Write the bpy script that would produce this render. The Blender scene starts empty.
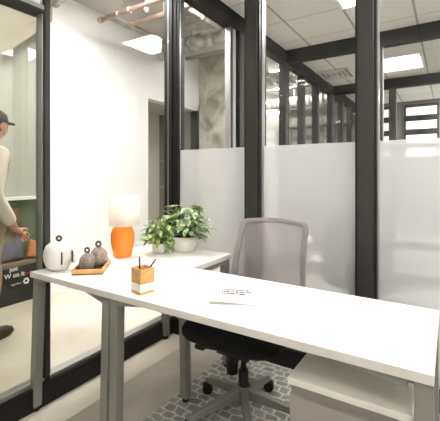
import bpy, bmesh, math, random
from mathutils import Vector, Matrix
R = math.radians
rnd = random.Random(7)
S = bpy.context.scene
C = S.collection

# ------------------------------------------------------------------ helpers
def lin(c):
    return tuple(((v/255)/12.92 if v/255 <= .04045 else ((v/255+.055)/1.055)**2.4) for v in c)+(1,)

def mat(name, col, rough=.5, metal=0, spec=.5, noise=None, bump=0, coat=0, sheen=0):
    m = bpy.data.materials.new(name); m.use_nodes = True
    nt = m.node_tree; b = nt.nodes['Principled BSDF']
    b.inputs['Base Color'].default_value = lin(col)
    b.inputs['Roughness'].default_value = rough
    b.inputs['Metallic'].default_value = metal
    b.inputs['Specular IOR Level'].default_value = spec
    b.inputs['Coat Weight'].default_value = coat
    if noise or bump:
        tc = nt.nodes.new('ShaderNodeTexCoord')
        n = nt.nodes.new('ShaderNodeTexNoise')
        n.inputs['Scale'].default_value = noise[1] if noise else 60
        n.inputs['Detail'].default_value = 6
        nt.links.new(tc.outputs['Object'], n.inputs['Vector'])
        if noise:
            r = nt.nodes.new('ShaderNodeValToRGB')
            r.color_ramp.elements[0].position = .35; r.color_ramp.elements[1].position = .65
            r.color_ramp.elements[0].color = lin(noise[0]); r.color_ramp.elements[1].color = lin(col)
            nt.links.new(n.outputs['Fac'], r.inputs['Fac'])
            nt.links.new(r.outputs['Color'], b.inputs['Base Color'])
        if bump:
            bp = nt.nodes.new('ShaderNodeBump'); bp.inputs['Strength'].default_value = bump
            bp.inputs['Distance'].default_value = .01
            nt.links.new(n.outputs['Fac'], bp.inputs['Height'])
            nt.links.new(bp.outputs['Normal'], b.inputs['Normal'])
    return m

def emis(name, col, st):
    m = bpy.data.materials.new(name); m.use_nodes = True
    b = m.node_tree.nodes['Principled BSDF']
    b.inputs['Base Color'].default_value = lin(col)
    b.inputs['Emission Color'].default_value = lin(col)
    b.inputs['Emission Strength'].default_value = st
    return m

def mixmat(name, build):
    m = bpy.data.materials.new(name); m.use_nodes = True
    nt = m.node_tree
    for n in list(nt.nodes): nt.nodes.remove(n)
    out = nt.nodes.new('ShaderNodeOutputMaterial')
    nt.links.new(build(nt), out.inputs['Surface'])
    return m

def node(nt, t, **kw):
    n = nt.nodes.new(t)
    for k, v in kw.items():
        key = int(k[1:]) if k[0] == 'i' and k[1:].isdigit() else k.replace('_', ' ')
        if isinstance(v, bpy.types.NodeSocket): nt.links.new(v, n.inputs[key])
        else: n.inputs[key].default_value = v
    return n

class MB:
    def __init__(s): s.v = []; s.f = []; s.smooth = []
    def add(s, vs, fs, sm=False):
        o = len(s.v); s.v += [tuple(v) for v in vs]
        s.f += [tuple(i+o for i in f) for f in fs]; s.smooth += [sm]*len(fs); return s
    def box(s, x0, x1, y0, y1, z0, z1):
        vs = [(x, y, z) for z in (z0, z1) for y in (y0, y1) for x in (x0, x1)]
        return s.add(vs, [(0,2,3,1),(4,5,7,6),(0,1,5,4),(2,6,7,3),(0,4,6,2),(1,3,7,5)])
    def hexa(s, vs):  # 8 verts: bottom 4 (ccw), top 4
        return s.add(vs, [(3,2,1,0),(4,5,6,7),(0,1,5,4),(1,2,6,5),(2,3,7,6),(3,0,4,7)])
    def prism(s, poly, z0, z1):
        n = len(poly)
        vs = [(x, y, z0) for x, y in poly]+[(x, y, z1) for x, y in poly]
        return s.add(vs, [tuple(range(n-1, -1, -1)), tuple(range(n, 2*n))]+[(i, (i+1) % n, n+(i+1) % n, n+i) for i in range(n)])
    def cyl(s, p0, p1, r0, r1=None, n=16, cap=True, square=False):
        r1 = r0 if r1 is None else r1
        p0, p1 = Vector(p0), Vector(p1); d = (p1-p0).normalized()
        a = d.orthogonal().normalized() if abs(d.z) < .9 else Vector((1, 0, 0)); a = (a-d*a.dot(d)).normalized(); b = d.cross(a)
        vs = []
        for p, r in ((p0, r0), (p1, r1)):
            for i in range(n):
                t = 2*math.pi*i/n
                vs.append(p+(a*math.cos(t)+b*math.sin(t))*r)
        s.add(vs, [(i, (i+1) % n, n+(i+1) % n, n+i) for i in range(n)], True)
        if cap:
            s.add(vs[:n], [tuple(range(n-1, -1, -1))]); s.add(vs[n:], [tuple(range(n))])
        return s
    def tube(s, pts, r, n=10, closed=False):
        pts = [Vector(p) for p in pts]; m = len(pts); rings = []
        rr = r if isinstance(r, (list, tuple)) else [r]*m
        a = None
        for i, p in enumerate(pts):
            if closed: d = pts[(i+1) % m]-pts[i-1]
            else: d = pts[min(i+1, m-1)]-pts[max(i-1, 0)]
            d.normalize()
            a = d.orthogonal() if a is None else a-d*a.dot(d)
            a.normalize(); b = d.cross(a)
            rings.append([p+(a*math.cos(2*math.pi*k/n)+b*math.sin(2*math.pi*k/n))*rr[i] for k in range(n)])
        vs = [v for q in rings for v in q]; fs = []
        for i in range(m if closed else m-1):
            j = (i+1) % m
            for k in range(n): fs.append((i*n+k, i*n+(k+1) % n, j*n+(k+1) % n, j*n+k))
        s.add(vs, fs, True)
        if not closed:
            s.add(rings[0], [tuple(range(n-1, -1, -1))]); s.add(rings[-1], [tuple(range(n))])
        return s
    def lathe(s, prof, c=(0, 0, 0), n=32, sx=1, sy=1, wob=None):
        vs = []; m = len(prof)
        for r, z in prof:
            for i in range(n):
                t = 2*math.pi*i/n; q = r*(wob(t, z) if wob else 1)
                vs.append((c[0]+q*math.cos(t)*sx, c[1]+q*math.sin(t)*sy, c[2]+z))
        fs = [(j*n+i, j*n+(i+1) % n, (j+1)*n+(i+1) % n, (j+1)*n+i) for j in range(m-1) for i in range(n)]
        s.add(vs, fs, True)
        if prof[0][0] > 1e-4: s.add(vs[:n], [tuple(range(n-1, -1, -1))])
        if prof[-1][0] > 1e-4: s.add(vs[-n:], [tuple(range(n))])
        return s
    def build(s, name, m, parent=None, bevel=0, subd=0, loc=None, rot=None):
        me = bpy.data.meshes.new(name); me.from_pydata(s.v, [], s.f); me.update()
        for p, q in zip(me.polygons, s.smooth): p.use_smooth = q
        bm = bmesh.new(); bm.from_mesh(me)
        bmesh.ops.remove_doubles(bm, verts=bm.verts, dist=1e-6)
        bmesh.ops.recalc_face_normals(bm, faces=bm.faces)
        bm.to_mesh(me); bm.free()
        o = bpy.data.objects.new(name, me); C.objects.link(o); me.materials.append(m)
        if bevel:
            md = o.modifiers.new('b', 'BEVEL'); md.width = bevel; md.segments = 2; md.limit_method = 'ANGLE'
        if subd:
            md = o.modifiers.new('s', 'SUBSURF'); md.levels = md.render_levels = subd
        if parent: o.parent = parent
        if loc: o.location = loc
        if rot: o.rotation_euler = rot
        return o

def tag(o, label, cat, group=None, kind=None):
    o['label'] = label; o['category'] = cat
    if group: o['group'] = group
    if kind: o['kind'] = kind
    return o
def thing(name, label, cat, loc=(0,0,0), rz=0, group=None):
    o = bpy.data.objects.new(name, None); C.objects.link(o); o.location = loc; o.rotation_euler = (0, 0, rz)
    o.empty_display_size = .1
    return tag(o, label, cat, group)
def struct(o): o['kind'] = 'structure'; return o
def sempty(name):
    o = bpy.data.objects.new(name, None); C.objects.link(o); return struct(o)
def dup(root, loc, rz, label):
    def cp(o, par):
        c = o.copy(); C.objects.link(c)
        if par: c.parent = par
        for ch in kids.get(o, []): cp(ch, c)
        return c
    kids = {}
    for o in list(C.objects):
        if o.parent: kids.setdefault(o.parent, []).append(o)
    r = cp(root, None); r.location = loc; r.rotation_euler = (0, 0, rz); r['label'] = label
    return r
def text(body, name, size, m, parent, loc, rot, ext=.0004, bold=.0, gap=.95):
    cu = bpy.data.curves.new(name, 'FONT'); cu.body = body; cu.size = size; cu.extrude = ext; cu.align_x = 'CENTER'
    cu.space_line = gap; cu.offset = size*bold
    t = bpy.data.objects.new(name+'_curve', cu); C.objects.link(t)
    me = bpy.data.meshes.new_from_object(t.evaluated_get(bpy.context.evaluated_depsgraph_get()))
    bpy.data.objects.remove(t); me.name = name; me.materials.clear(); me.materials.append(m)
    o = bpy.data.objects.new(name, me); C.objects.link(o)
    o.location = loc; o.rotation_euler = rot; o.parent = parent
    return o

# ------------------------------------------------------------------ materials
M = {}
M['white_paint'] = mat('white_paint', (238,238,237), .8, bump=.02)
M['nook_paint'] = mat('nook_paint', (178,177,169), .8, bump=.02)
M['nook_green'] = mat('nook_green', (104,118,84), .7, noise=((80,90,70), 3))
M['beige_paint'] = mat('beige_paint', (190,185,174), .8)
M['grey_paint'] = mat('grey_paint', (128,126,118), .8)
M['soffit'] = mat('soffit', (168,162,148), .85, noise=((150,142,128), 2))
M['bronze'] = mat('bronze', (56,54,51), .45, .25)
M['bronze_dark'] = mat('bronze_dark', (24,22,21), .5, .2)
M['black_frame'] = mat('black_frame', (18,17,16), .55, spec=.3)
M['alu'] = mat('alu', (176,174,170), .32, .7)
M['header_grey'] = mat('header_grey', (150,146,147), .4, .3)
M['leg_grey'] = mat('leg_grey', (142,139,132), .45, .25)
M['laminate'] = mat('laminate', (244,241,236), .38)
M['laminate_edge'] = mat('laminate_edge', (216,210,200), .5)
M['ped_grey'] = mat('ped_grey', (154,146,139), .5)
M['ped_top'] = mat('ped_top', (226,221,210), .5)
M['black_plastic'] = mat('black_plastic', (12,12,12), .5)
M['black_fabric'] = mat('black_fabric', (8,8,8), .95, bump=.3)
M['chair_grey'] = mat('chair_grey', (138,132,131), .5)
M['base_grey'] = mat('base_grey', (128,125,117), .45, .2)
M['chrome'] = mat('chrome', (150,150,150), .25, 1)
M['orange'] = mat('orange_glaze', (252,142,36), .22, coat=.3)
M['ceramic'] = mat('white_ceramic', (232,229,222), .35)
M['ring_glaze'] = mat('ring_glaze', (92,86,78), .3, noise=((60,54,48), 80))
M['dark_glaze'] = mat('dark_glaze', (84,78,72), .5, noise=((50,44,40), 120))
M['brown_speckle'] = mat('brown_speckle', (178,164,154), .55, noise=((96,84,76), 220))
M['brown_light'] = mat('brown_light', (192,174,160), .55, noise=((120,106,98), 220))
M['bamboo'] = mat('bamboo', (222,178,116), .5, noise=((204,156,94), 14))
M['tray_dark'] = mat('tray_dark', (92,66,42), .7, noise=((66,46,30), 60))
M['cup_wood'] = mat('cup_wood', (214,166,104), .5, noise=((198,146,84), 30))
M['cup_white'] = mat('cup_white', (240,232,224), .5)
M['ink'] = mat('ink', (40,38,36), .6)
M['soil'] = mat('soil', (60,46,34), .95, bump=.6)
M['stem'] = mat('stem', (96,124,60), .6)
M['paper'] = mat('paper', (246,244,240), .7)
M['copper'] = mat('copper', (172,146,136), .4, .4)
M['duct'] = mat('duct', (206,204,197), .35, .55, noise=((150,148,140), 11))
M['pipe_grey'] = mat('pipe_grey', (146,143,136), .5, .3)
M['skin'] = mat('skin', (206,150,130), .5)
M['shirt'] = mat('shirt', (222,210,198), .85, bump=.2)
M['khaki'] = mat('khaki', (160,140,112), .85, bump=.2)
M['hair'] = mat('hair', (46,36,30), .8)
M['shoe'] = mat('shoe', (60,46,36), .5)
M['cushion_blue'] = mat('cushion_blue', (92,92,106), .95, noise=((76,78,92), 30), bump=.3)
M['cushion_tan'] = mat('cushion_tan', (196,132,88), .9, bump=.2)
M['cushion_brown'] = mat('cushion_brown', (120,104,86), .9, bump=.2)
M['cushion_green'] = mat('cushion_green', (96,112,72), .9, bump=.2)
M['bench_black'] = mat('bench_black', (32,31,31), .5)
M['sign_white'] = mat('sign_white', (232,232,232), .5)
M['sign_red'] = mat('sign_red', (190,60,46), .5)
M['far_chair'] = mat('far_chair', (52,50,50), .8)
M['led'] = emis('led', (255,253,251), 30)
M['led_mid'] = emis('led_mid', (255,253,251), 20)
M['led_room'] = emis('led_room', (255,252,248), 8.5)
M['led_dim'] = emis('led_dim', (255,253,250), 1.6)
M['led_strip'] = emis('led_strip', (255,252,246), 9)
M['bulb'] = emis('bulb_glow', (255,238,214), 2.5)
M['glow_block'] = emis('glow_block', (240,242,240), .45)

def f_shade(nt):
    d = node(nt, 'ShaderNodeBsdfDiffuse', Color=lin((250,247,242)))
    t = node(nt, 'ShaderNodeBsdfTranslucent', Color=lin((252,248,240)))
    m = node(nt, 'ShaderNodeMixShader', i0=.45); nt.links.new(d.outputs[0], m.inputs[1]); nt.links.new(t.outputs[0], m.inputs[2])
    return m.outputs[0]
M['shade'] = mixmat('lamp_shade_fabric', f_shade)

def glass_fn(tint, base):
    def f(nt):
        t = node(nt, 'ShaderNodeBsdfTransparent', Color=lin(tint))
        g = node(nt, 'ShaderNodeBsdfGlossy', Color=(1, 1, 1, 1), Roughness=.0)
        lw = node(nt, 'ShaderNodeLayerWeight', Blend=.5)
        pw = nt.nodes.new('ShaderNodeMath'); pw.operation = 'POWER'; pw.inputs[1].default_value = 4
        nt.links.new(lw.outputs['Facing'], pw.inputs[0])
        mu = nt.nodes.new('ShaderNodeMath'); mu.operation = 'MULTIPLY_ADD'; mu.inputs[1].default_value = .22*base; mu.inputs[2].default_value = .018*base
        nt.links.new(pw.outputs[0], mu.inputs[0])
        m = nt.nodes.new('ShaderNodeMixShader')
        nt.links.new(mu.outputs[0], m.inputs[0]); nt.links.new(t.outputs[0], m.inputs[1]); nt.links.new(g.outputs[0], m.inputs[2])
        return m.outputs[0]
    return f
M['glass'] = mixmat('clear_glass', glass_fn((251,251,250), 1.0))
M['glass_door'] = mixmat('door_glass', glass_fn((234,235,230), 1.2))

def film_fn(nt):
    t = node(nt, 'ShaderNodeBsdfTranslucent', Color=lin((250,250,250)))
    d = node(nt, 'ShaderNodeBsdfDiffuse', Color=lin((248,248,247)))
    r = node(nt, 'ShaderNodeBsdfRefraction', Color=lin((250,250,252)), Roughness=.2, IOR=1.10)
    a = node(nt, 'ShaderNodeMixShader', i0=.5); nt.links.new(t.outputs[0], a.inputs[1]); nt.links.new(d.outputs[0], a.inputs[2])
    b = node(nt, 'ShaderNodeMixShader', i0=.58); nt.links.new(a.outputs[0], b.inputs[1]); nt.links.new(r.outputs[0], b.inputs[2])
    return b.outputs[0]
M['film'] = mixmat('frosted_film', film_fn)

def mesh_fn(nt):
    d = node(nt, 'ShaderNodeBsdfDiffuse', Color=lin((160,152,154)))
    t = node(nt, 'ShaderNodeBsdfTransparent', Color=(1, 1, 1, 1))
    tc = nt.nodes.new('ShaderNodeTexCoord')
    ch = nt.nodes.new('ShaderNodeTexNoise'); ch.inputs['Scale'].default_value = 900
    nt.links.new(tc.outputs['Object'], ch.inputs['Vector'])
    mr = nt.nodes.new('ShaderNodeMapRange'); mr.inputs[3].default_value = .30; mr.inputs[4].default_value = .46
    nt.links.new(ch.outputs['Fac'], mr.inputs[0])
    m = nt.nodes.new('ShaderNodeMixShader')
    nt.links.new(mr.outputs[0], m.inputs[0]); nt.links.new(d.outputs[0], m.inputs[1]); nt.links.new(t.outputs[0], m.inputs[2])
    return m.outputs[0]
M['mesh'] = mixmat('chair_mesh', mesh_fn)

def ceil_mat():
    m = mat('ceiling_tiles', (206,202,196), .9); nt = m.node_tree; b = nt.nodes['Principled BSDF']
    tc = nt.nodes.new('ShaderNodeTexCoord'); sp = nt.nodes.new('ShaderNodeSeparateXYZ'); nt.links.new(tc.outputs['Object'], sp.inputs[0])
    def lines(sock, off, w):
        a = nt.nodes.new('ShaderNodeMath'); a.operation = 'SUBTRACT'; a.inputs[1].default_value = off; nt.links.new(sock, a.inputs[0])
        p = nt.nodes.new('ShaderNodeMath'); p.operation = 'PINGPONG'; p.inputs[1].default_value = .305; nt.links.new(a.outputs[0], p.inputs[0])
        l = nt.nodes.new('ShaderNodeMath'); l.operation = 'LESS_THAN'; l.inputs[1].default_value = w; nt.links.new(p.outputs[0], l.inputs[0])
        return l.outputs[0]
    x = lines(sp.outputs[0], -1.52, .012); y = lines(sp.outputs[1], 3.68, .006)
    mx = nt.nodes.new('ShaderNodeMath'); mx.operation = 'MAXIMUM'; nt.links.new(x, mx.inputs[0]); nt.links.new(y, mx.inputs[1])
    c = nt.nodes.new('ShaderNodeMix'); c.data_type = 'RGBA'
    c.inputs[6].default_value = lin((238,236,232)); c.inputs[7].default_value = lin((176,173,168))
    nt.links.new(mx.outputs[0], c.inputs[0]); nt.links.new(c.outputs[2], b.inputs['Base Color'])
    return m
M['ceiling'] = ceil_mat()

def concrete(name, c1, c2, scale, rough, bump=.05):
    m = mat(name, c1, rough); nt = m.node_tree; b = nt.nodes['Principled BSDF']
    tc = nt.nodes.new('ShaderNodeTexCoord')
    n1 = nt.nodes.new('ShaderNodeTexNoise'); n1.inputs['Scale'].default_value = scale; n1.inputs['Detail'].default_value = 9; n1.inputs['Distortion'].default_value = .6
    nt.links.new(tc.outputs['Object'], n1.inputs['Vector'])
    r = nt.nodes.new('ShaderNodeValToRGB'); r.color_ramp.elements[0].position = .33; r.color_ramp.elements[1].position = .62
    r.color_ramp.elements[0].color = lin(c2); r.color_ramp.elements[1].color = lin(c1)
    nt.links.new(n1.outputs['Fac'], r.inputs[0]); nt.links.new(r.outputs[0], b.inputs['Base Color'])
    bp = nt.nodes.new('ShaderNodeBump'); bp.inputs['Strength'].default_value = bump; bp.inputs['Distance'].default_value = .02
    nt.links.new(n1.outputs['Fac'], bp.inputs['Height']); nt.links.new(bp.outputs[0], b.inputs['Normal'])
    return m
M['concrete_light'] = concrete('polished_concrete', (222,214,200), (196,186,170), 1.6, .42)
M['concrete_grey'] = concrete('grey_concrete', (186,180,167), (164,157,144), 2.2, .55)
M['concrete_raw'] = concrete('raw_concrete', (208,204,192), (140,136,124), 3.4, .85, .5)
M['corridor_ceiling'] = concrete('painted_concrete', (214,212,208), (190,188,184), 1.4, .85)
M['concrete_dark'] = concrete('dark_concrete', (150,147,138), (112,110,102), 2.0, .9, .2)

def carpet():
    m = mat('carpet_blocks', (120,118,110), .98); nt = m.node_tree; b = nt.nodes['Principled BSDF']
    tc = nt.nodes.new('ShaderNodeTexCoord')
    n = nt.nodes.new('ShaderNodeTexNoise'); n.inputs['Scale'].default_value = 8; n.inputs['Detail'].default_value = 4
    nt.links.new(tc.outputs['Object'], n.inputs['Vector'])
    mm = nt.nodes.new('ShaderNodeVectorMath'); mm.operation = 'SCALE'; mm.inputs['Scale'].default_value = .08
    nt.links.new(n.outputs['Color'], mm.inputs[0])
    ad = nt.nodes.new('ShaderNodeVectorMath'); ad.operation = 'ADD'
    nt.links.new(tc.outputs['Object'], ad.inputs[0]); nt.links.new(mm.outputs[0], ad.inputs[1])
    br = nt.nodes.new('ShaderNodeTexBrick')
    br.inputs['Scale'].default_value = 1; br.inputs['Brick Width'].default_value = .070; br.inputs['Row Height'].default_value = .052
    br.inputs['Mortar Size'].default_value = .009; br.inputs['Mortar Smooth'].default_value = 1
    br.inputs['Color1'].default_value = lin((126,123,114)); br.inputs['Color2'].default_value = lin((156,152,141)); br.inputs['Mortar'].default_value = lin((204,199,184))
    nt.links.new(ad.outputs[0], br.inputs['Vector'])
    n2 = nt.nodes.new('ShaderNodeTexNoise'); n2.inputs['Scale'].default_value = 220; nt.links.new(tc.outputs['Object'], n2.inputs['Vector'])
    mx = nt.nodes.new('ShaderNodeMix'); mx.data_type = 'RGBA'; mx.blend_type = 'OVERLAY'; mx.inputs[0].default_value = .5
    nt.links.new(br.outputs['Color'], mx.inputs[6]); nt.links.new(n2.outputs['Color'], mx.inputs[7])
    hs = nt.nodes.new('ShaderNodeHueSaturation'); hs.inputs['Saturation'].default_value = .6
    nt.links.new(mx.outputs[2], hs.inputs['Color']); nt.links.new(hs.outputs[0], b.inputs['Base Color'])
    bp = nt.nodes.new('ShaderNodeBump'); bp.inputs['Strength'].default_value = .4; bp.inputs['Distance'].default_value = .004
    nt.links.new(n2.outputs['Fac'], bp.inputs['Height']); nt.links.new(bp.outputs[0], b.inputs['Normal'])
    return m
M['carpet'] = carpet()

def leafmat(name, g1, g2, cream):
    m = mat(name, g1, .45); nt = m.node_tree; b = nt.nodes['Principled BSDF']
    tc = nt.nodes.new('ShaderNodeTexCoord')
    n = nt.nodes.new('ShaderNodeTexNoise'); n.inputs['Scale'].default_value = 55; n.inputs['Detail'].default_value = 3
    nt.links.new(tc.outputs['Object'], n.inputs['Vector'])
    r = nt.nodes.new('ShaderNodeValToRGB'); e = r.color_ramp.elements
    e[0].position = .36; e[0].color = lin(g2); e[1].position = .5; e[1].color = lin(g1)
    k = e.new(.62); k.color = lin(cream)
    nt.links.new(n.outputs['Fac'], r.inputs[0]); nt.links.new(r.outputs[0], b.inputs['Base Color'])
    return m
M['leaf'] = leafmat('variegated_leaf', (146,172,112), (96,126,68), (218,226,192))
M['leaf_dark'] = leafmat('trailing_leaf', (132,158,88), (82,110,54), (192,206,140))

# ------------------------------------------------------------------ setting
XL, YB, ZC, XR, YF = -1.90, 2.25, 2.92, 1.45, -1.5
YEND = 9.2
struct(MB().box(XL, -1.65, YF, YEND, -.1, 0).build('floor', M['concrete_light']))
struct(MB().box(-1.65, -1.315, YF, YEND, -.1, 0).build('floor_grey_band', M['concrete_grey']))  # floor band in a greyer, darker tone than the pale strip
struct(MB().box(-1.315, XR, YF, YEND, -.1, .004).build('floor_carpet', M['carpet']))
struct(MB().box(-5.2, XL, -2.5, 9.3, -.1, 0).build('floor_corridor', M['concrete_light']))
struct(MB().box(XL, XR, YF, YEND, ZC, ZC+.1).build('ceiling', M['ceiling']))
struct(MB().box(-5.2, XL, -2.5, 9.3, 3.2, 3.3).build('ceiling_corridor', M['corridor_ceiling']))
struct(MB().box(XR, XR+.1, YF, YEND, 0, ZC).build('wall_right', M['white_paint']))
struct(MB().box(XL, XR, YF-.1, YF, 0, ZC).build('wall_behind', M['white_paint']))
# corridor wall with its recess
struct(MB().box(-3.70, -3.55, 2.20, 3.70, 0, 3.2).box(-3.70, -3.55, 3.70, 4.87, 2.32, 3.2).box(-3.70, -3.55, 4.87, 9.0, 0, 3.2).build('wall_corridor', M['white_paint']))
struct(MB().box(-4.55, -4.40, 3.3, 5.0, 0, 2.6).build('wall_recess', M['beige_paint']))
struct(MB().box(-4.40, -3.70, 3.56, 3.70, 0, 2.32).build('wall_recess_side', M['beige_paint']))
we = struct(MB().box(-4.40, -3.55, 4.87, 5.0, 0, 2.4).build('wall_recess_end', M['grey_paint']))
MB().box(-4.38, -3.72, 4.84, 4.87, 1.48, 1.52).box(-4.38, -3.72, 4.84, 4.87, 1.02, 1.05).build('rail', M['pipe_grey'], we)
MB().box(-3.98, -3.93, 4.80, 4.87, 0, 1.40).build('trim', M['white_paint'], we)
struct(MB().box(-4.55, -3.70, 3.56, 5.0, 2.32, 2.44).build('ceiling_recess', M['beige_paint']))
struct(MB().box(-3.53, -2.95, 4.88, 5.5, 0, 3.2).build('column_concrete', M['concrete_raw'], bevel=.01))
struct(MB().box(-3.70, XL, 9.0, 9.1, 0, 3.2).build('wall_corridor_end', M['concrete_dark']))
struct(MB().box(-3.55, XL-.05, 8.6, 9.0, 2.45, 2.8).build('beam_corridor', M['concrete_dark']))
struct(MB().box(-3.85, -3.70, -2.5, 2.20, 1.0, 3.2).build('wall_lounge', M['nook_paint']))
struct(MB().box(-3.85, -3.70, -2.5, 2.20, 0, 1.0).build('wall_lounge_lower', M['nook_green']))
struct(MB().box(-3.85, XL, -2.6, -2.5, 0, 3.2).build('wall_corridor_near', M['white_paint']))
struct(MB().box(-3.70, -3.63, -2.5, 2.20, 1.0, 1.03).build('trim_ledge', M['white_paint']))
# sloping underside of a stair
def slope(y): return 2.38+(y-1.74)*1.03
struct(MB().hexa([(-3.70,1.25,slope(1.25)),(-3.45,1.25,slope(1.25)),(-3.45,2.20,slope(2.18)),(-3.70,2.20,slope(2.18)),
                  (-3.70,1.25,3.19),(-3.45,1.25,3.19),(-3.45,2.20,3.19),(-3.70,2.20,3.19)]).build('ceiling_stair_soffit', M['soffit']))

def post(mb_list, x, y, w=.09, d=.12, z0=0, z1=2.75, axis='x', parent=None, alu=True):
    """mullion centred on x, y; w along the wall"""
    b = MB(); g = MB(); a = MB()
    def bx(m, a0, a1, d0, d1):
        if axis == 'x': m.box(x+a0, x+a1, y+d0, y+d1, z0, z1)
        else: m.box(x+d0, x+d1, y+a0, y+a1, z0, z1)
    bx(b, -w/2, w/2, -d/2, d/2)
    bx(g, -w/2-.014, -w/2, -d/2+.012, d/2-.012); bx(g, w/2, w/2+.014, -d/2+.012, d/2-.012)
    p = b.build('mullion', M['bronze'], parent, bevel=.003)
    g.build('glazing_channel', M['bronze_dark'], p)
    if alu:
        bx(a, -w/2-.020, -w/2-.014, -.02, .02); bx(a, w/2+.014, w/2+.020, -.02, .02)
        a.build('gasket', M['alu'], p)
    return p

# --- our back glass wall, y = YB
wb = sempty('window_1')
px = [-1.138, -.407, .33, 1.07]
for x in px: post(None, x, YB-.01, .087, .13, 0, 2.75, 'x', wb)
MB().box(XL+.05, XR, YB-.05, YB+.05, 0, .12).build('bottom_rail', M['black_frame'], wb)
MB().box(XL+.05, XR, YB-.025, YB+.025, .12, .135).build('glazing_bead', M['alu'], wb)
MB().box(XL+.05, XR, YB-.05, YB+.05, 2.75, ZC).build('top_rail', M['black_frame'], wb)
edges = [XL+.095]+[v for x in px for v in (x-.057, x+.057)]+[XR]
for i in range(0, len(edges)-1, 2):
    MB().box(edges[i], edges[i+1], YB-.004, YB+.004, .135, 2.75).build('pane', M['glass'], wb)
    MB().box(edges[i], edges[i+1], YB-.010, YB-.009, .135, 1.447).build('frosted_film', M['film'], wb)

# --- corner post
cp = struct(MB().box(XL-.055, XL+.070, YB-.028, YB+.08, 0, ZC).build('trim_corner_post', M['bronze_dark'], bevel=.003))
MB().box(XL+.0, XL+.035, YB-.038, YB-.028, .13, 2.75).build('glazing_channel', M['bronze_dark'], cp)
MB().box(XL-.012, XL-.004, YB-.036, YB-.028, .13, 2.75).build('gasket', M['alu'], cp)
MB().box(XL+.070, XL+.094, YB-.022, YB+.03, .13, 2.75).build('side_channel', M['bronze_dark'], cp)
MB().box(XL+.094, XL+.097, YB-.012, YB-.006, 1.45, 2.75).build('side_gasket', M['alu'], cp)

# --- our left glass wall, x = XL : fixed pane and glass door
wl = sempty('window_2')
MB().box(XL-.05, XL+.05, 1.13, YB-.028, 0, .12).build('bottom_rail', M['black_frame'], wl)
MB().box(XL-.03, XL+.03, 1.13, YB-.028, .12, .14).build('glazing_bead', M['alu'], wl)
MB().box(XL-.05, XL+.05, 1.13, YB-.028, 2.75, ZC).build('top_rail', M['black_frame'], wl)
MB().box(XL-.004, XL+.004, 1.195, YB-.045, .14, 2.75).build('pane', M['glass'], wl)
p = MB().box(XL-.05, XL+.032, 1.148, 1.178, .12, 2.75).build('mullion', M['bronze'], wl, bevel=.003)
MB().box(XL-.03, XL+.015, 1.178, 1.190, .13, 2.75).build('glazing_channel', M['bronze_dark'], p)
MB().box(XL-.03, XL+.028, 1.134, 1.148, .13, 2.75).build('edge_channel', M['bronze_dark'], p)
MB().box(XL-.02, XL+.034, 1.129, 1.132, .13, 2.75).build('gasket', M['alu'], p)
dl = sempty('door_1')
MB().box(XL-.05, XL+.05, -.35, 1.127, 0, .12).build('bottom_rail', M['black_frame'], dl)
MB().box(XL-.03, XL+.03, -.35, 1.127, .12, .14).build('glazing_bead', M['alu'], dl)
MB().box(XL-.004, XL+.004, -.35, 1.127, .14, 2.13).build('pane', M['glass_door'], dl)
MB().box(XL-.05, XL+.045, -.40, 1.137, 2.142, 2.170).build('header', M['header_grey'], dl, bevel=.004)
MB().box(XL-.05, XL+.050, -.40, 1.137, 2.128, 2.142).build('header_seal', M['bronze_dark'], dl)
MB().box(XL-.05, XL+.05, -.42, -.35, 0, 2.75).build('jamb', M['bronze'], dl)
struct(MB().box(XL-.04, XL+.02, -.35, 1.13, 2.17, ZC).build('wall_over_door', M['white_paint']))
struct(MB().box(XL-.04, XL+.05, YF, -.42, 0, ZC).build('wall_left', M['white_paint']))
struct(MB().box(XL-.05, XL+.05, YF, 9.2, ZC, 3.2).build('wall_left_upper', M['beige_paint']))

# --- glass line between the further offices and the corridor
wn = sempty('window_3')
MB().box(XL-.05, XL+.05, YB+.06, YEND, 2.75, ZC).build('top_rail', M['black_frame'], wn)
MB().box(XL-.05, XL+.05, YB+.06, YEND, 0, .12).build('bottom_rail', M['black_frame'], wn)
ys = [3.40, 4.60, 5.27, 5.95, 6.85, 7.60, 8.35]
for y in ys:
    w = .22 if y == 3.40 else .13 if y == 4.60 else (.16 if y == 6.85 else .10)
    post(None, XL, y, w, .10, .12, 2.75, 'y', wn, alu=False)
MB().box(XL-.03, XL+.03, 3.12, 3.130, .12, 2.75).build('door_edge', M['alu'], wn)
MB().box(XL-.03, XL+.03, 3.130, 3.175, .12, 2.75).build('door_seal', M['bronze_dark'], wn)
MB().box(XL-.03, XL+.03, 3.175, 3.235, .12, 2.75).build('door_stile', M['header_grey'], wn)
yy = [YB+.06]+ys+[YEND]
for a, b in zip(yy, yy[1:]):
    MB().box(XL-.004, XL+.004, a+.08, b-.085, .12, 2.75).build('pane', M['glass'], wn)

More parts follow.
